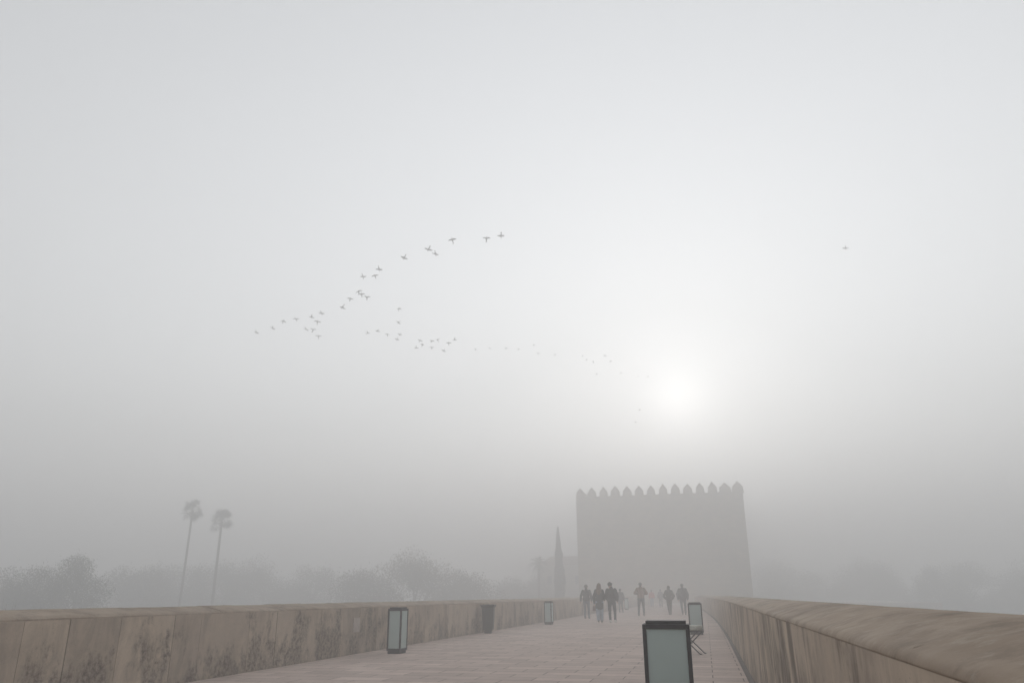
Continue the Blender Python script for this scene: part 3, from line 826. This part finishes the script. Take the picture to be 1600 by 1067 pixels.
person(-6.25, 42.1, R(-2), 1.73, 'person in plain dark jacket and grey jeans walking nearest the left parapet',
       dict(jacket=C['charcoal'], trousers=C['greyblue'], shoes=C['shoe'], hair='short', haircol=H_grey, sh=.20, seed=1,
            arms=dict(eL=(-.315, -.03, 1.14), hL=(-.355, .02, .88), eR=(.31, -.05, 1.14), hR=(.30, .06, .89)),
            legs=dict(kL=(-.095, .0, .48), aL=(-.08, -.08, .09), kR=(.105, .06, .49), aR=(.10, .1, .085))))
person(-4.78, 36.2, R(3), 1.70, 'person with long brown hair in a long dark coat and wide pale jeans',
       dict(jacket=C['black'], trousers=C['paledenim'], shoes=C['grey'], hair='long', haircol=H_brown, hem=.56, flare=1.02, sh=.175, wide=1.35, bulk=.95, seed=2,
            arms=dict(eL=(-.29, -.04, 1.10), hL=(-.27, .04, .82), eR=(.275, -.02, 1.10), hR=(.245, .18, .98)),
            legs=dict(kL=(-.085, .02, .49), aL=(-.06, -.1, .10), kR=(.085, .06, .49), aR=(.08, .12, .085))))
person(-4.22, 36.25, R(-4), 1.73, 'person with thick curly hair in dark jacket, dark trousers and white trainers',
       dict(jacket=C['charcoal'], trousers=C['navy'], shoes=C['white'], hair='curly', haircol=H_dark, sh=.21, bulk=1.06, seed=3, head=(-.045, .02, 1.60),
            arms=dict(eL=(-.29, -.05, 1.12), hL=(-.22, .12, .93), eR=(.315, -.05, 1.13), hR=(.27, .1, .92)),
            legs=dict(kL=(-.11, .04, .49), aL=(-.10, .02, .085), kR=(.12, .05, .49), aR=(.125, .03, .085))))
person(-6.0, 57.0, R(-10), 1.62, 'person in grey coat half hidden behind the one with curly hair',
       dict(jacket=C['slate'], trousers=C['slate'], shoes=C['shoe'], hair='short', haircol=H_dark, hem=.62, bulk=1.12, seed=4, vox=.014,
            arms=dict(eR=(.30, -.02, 1.12), hR=(.25, .1, .9)), legs=dict(kR=(.09, .07, .49), aR=(.12, .12, .085), aL=(-.06, -.15, .1))))
person(-3.76, 47.3, R(2), 1.88, 'person in a rust brown jacket standing with elbows out, alone in the middle',
       dict(jacket=C['brown'], trousers=C['slate'], shoes=C['shoe'], hair='cap', haircol=H_dark, sh=.205, hem=.86, bulk=1.02, seed=5, hood='down',
            arms=dict(eL=(-.37, -.02, 1.17), hL=(-.20, .20, 1.13), eR=(.37, -.02, 1.15), hR=(.20, .20, 1.12)),
            legs=dict(kL=(-.135, .02, .49), aL=(-.155, .0, .085), kR=(.11, .02, .49), aR=(.12, .02, .085))))
person(-2.26, 50.3, R(-2), 1.72, 'person in hooded dark jacket with hands in pockets left of the bulky grey coat',
       dict(jacket=C['olive'], trousers=C['olive'], shoes=C['shoe'], hood='up', sh=.185, hem=.80, bulk=1.08, seed=6,
            arms=dict(eL=(-.35, -.06, 1.10), hL=(-.23, .08, .92), eR=(.35, -.06, 1.10), hR=(.23, .08, .92)),
            legs=dict(kL=(-.075, .03, .49), aL=(-.04, .08, .085), kR=(.08, .03, .49), aR=(.06, -.1, .095))))
person(-1.42, 50.4, R(-3), 1.84, 'person in a bulky long grey coat partly behind the right lantern',
       dict(jacket=C['slate'], trousers=C['slate'], shoes=C['shoe'], hair='short', haircol=H_grey, sh=.205, hem=.68, bulk=1.12, seed=7,
            arms=dict(eL=(-.33, -.04, 1.12), hL=(-.31, .02, .86), eR=(.33, -.04, 1.12), hR=(.31, .02, .86)),
            legs=dict(kL=(-.10, .05, .49), aL=(-.07, .1, .085), kR=(.11, -.0, .48), aR=(.11, -.12, .095))))
person(-5.48, 83.0, R(0), 1.68, 'distant person in a red jacket just right of the brown jacket',
       dict(jacket=C['red'], trousers=C['denim'], shoes=C['shoe'], hair='short', haircol=H_brown, seed=8, vox=.016))
person(-4.38, 79.5, R(0), 1.72, 'distant person in dark grey clothes left of the hooded jacket',
       dict(jacket=C['charcoal'], trousers=C['charcoal'], shoes=C['shoe'], hair='short', haircol=H_dark, seed=9, vox=.016))

# the bag held by the long-haired person
root = empty('handbag', (-5.02, 36.24, .50), R(3)); tag(root, 'small dark red bag hanging from the hand of the long haired person', 'bag')
bm = bmesh.new(); frust(bm, 0, .20, .085, .07, .015)
for v in bm.verts: v.co.y *= .45
obj('bag_body', bm, C['maroon'], root, True)
bm = bmesh.new(); tube(bm, [(-.05, 0, .195), (-.03, 0, .25), (0, 0, .27), (.03, 0, .25), (.05, 0, .195)], [.007]*5, 6); obj('bag_handle', bm, C['maroon'], root, True)

# ------------------------------------------------------------------ camera and render settings
cd = bpy.data.cameras.new('camera'); cd.sensor_width = 36; cd.lens = 1166/1600*36; cd.clip_start = .05; cd.clip_end = 4000
co = link(bpy.data.objects.new('camera', cd))
m = Matrix.Translation((0, 0, 1.17)) @ Matrix.Rotation(R(13.71), 4, 'Z') @ Matrix.Rotation(R(90+18.8), 4, 'X') @ Matrix.Rotation(R(-.35), 4, 'Z')
co.matrix_world = m; S.camera = co
S.view_settings.view_transform = 'Standard'; S.view_settings.look = 'None'; S.view_settings.exposure = 0.64; S.view_settings.gamma = 1
S.cycles.volume_bounces = 8; S.cycles.max_bounces = 12; S.cycles.diffuse_bounces = 3
S.cycles.use_denoising = True
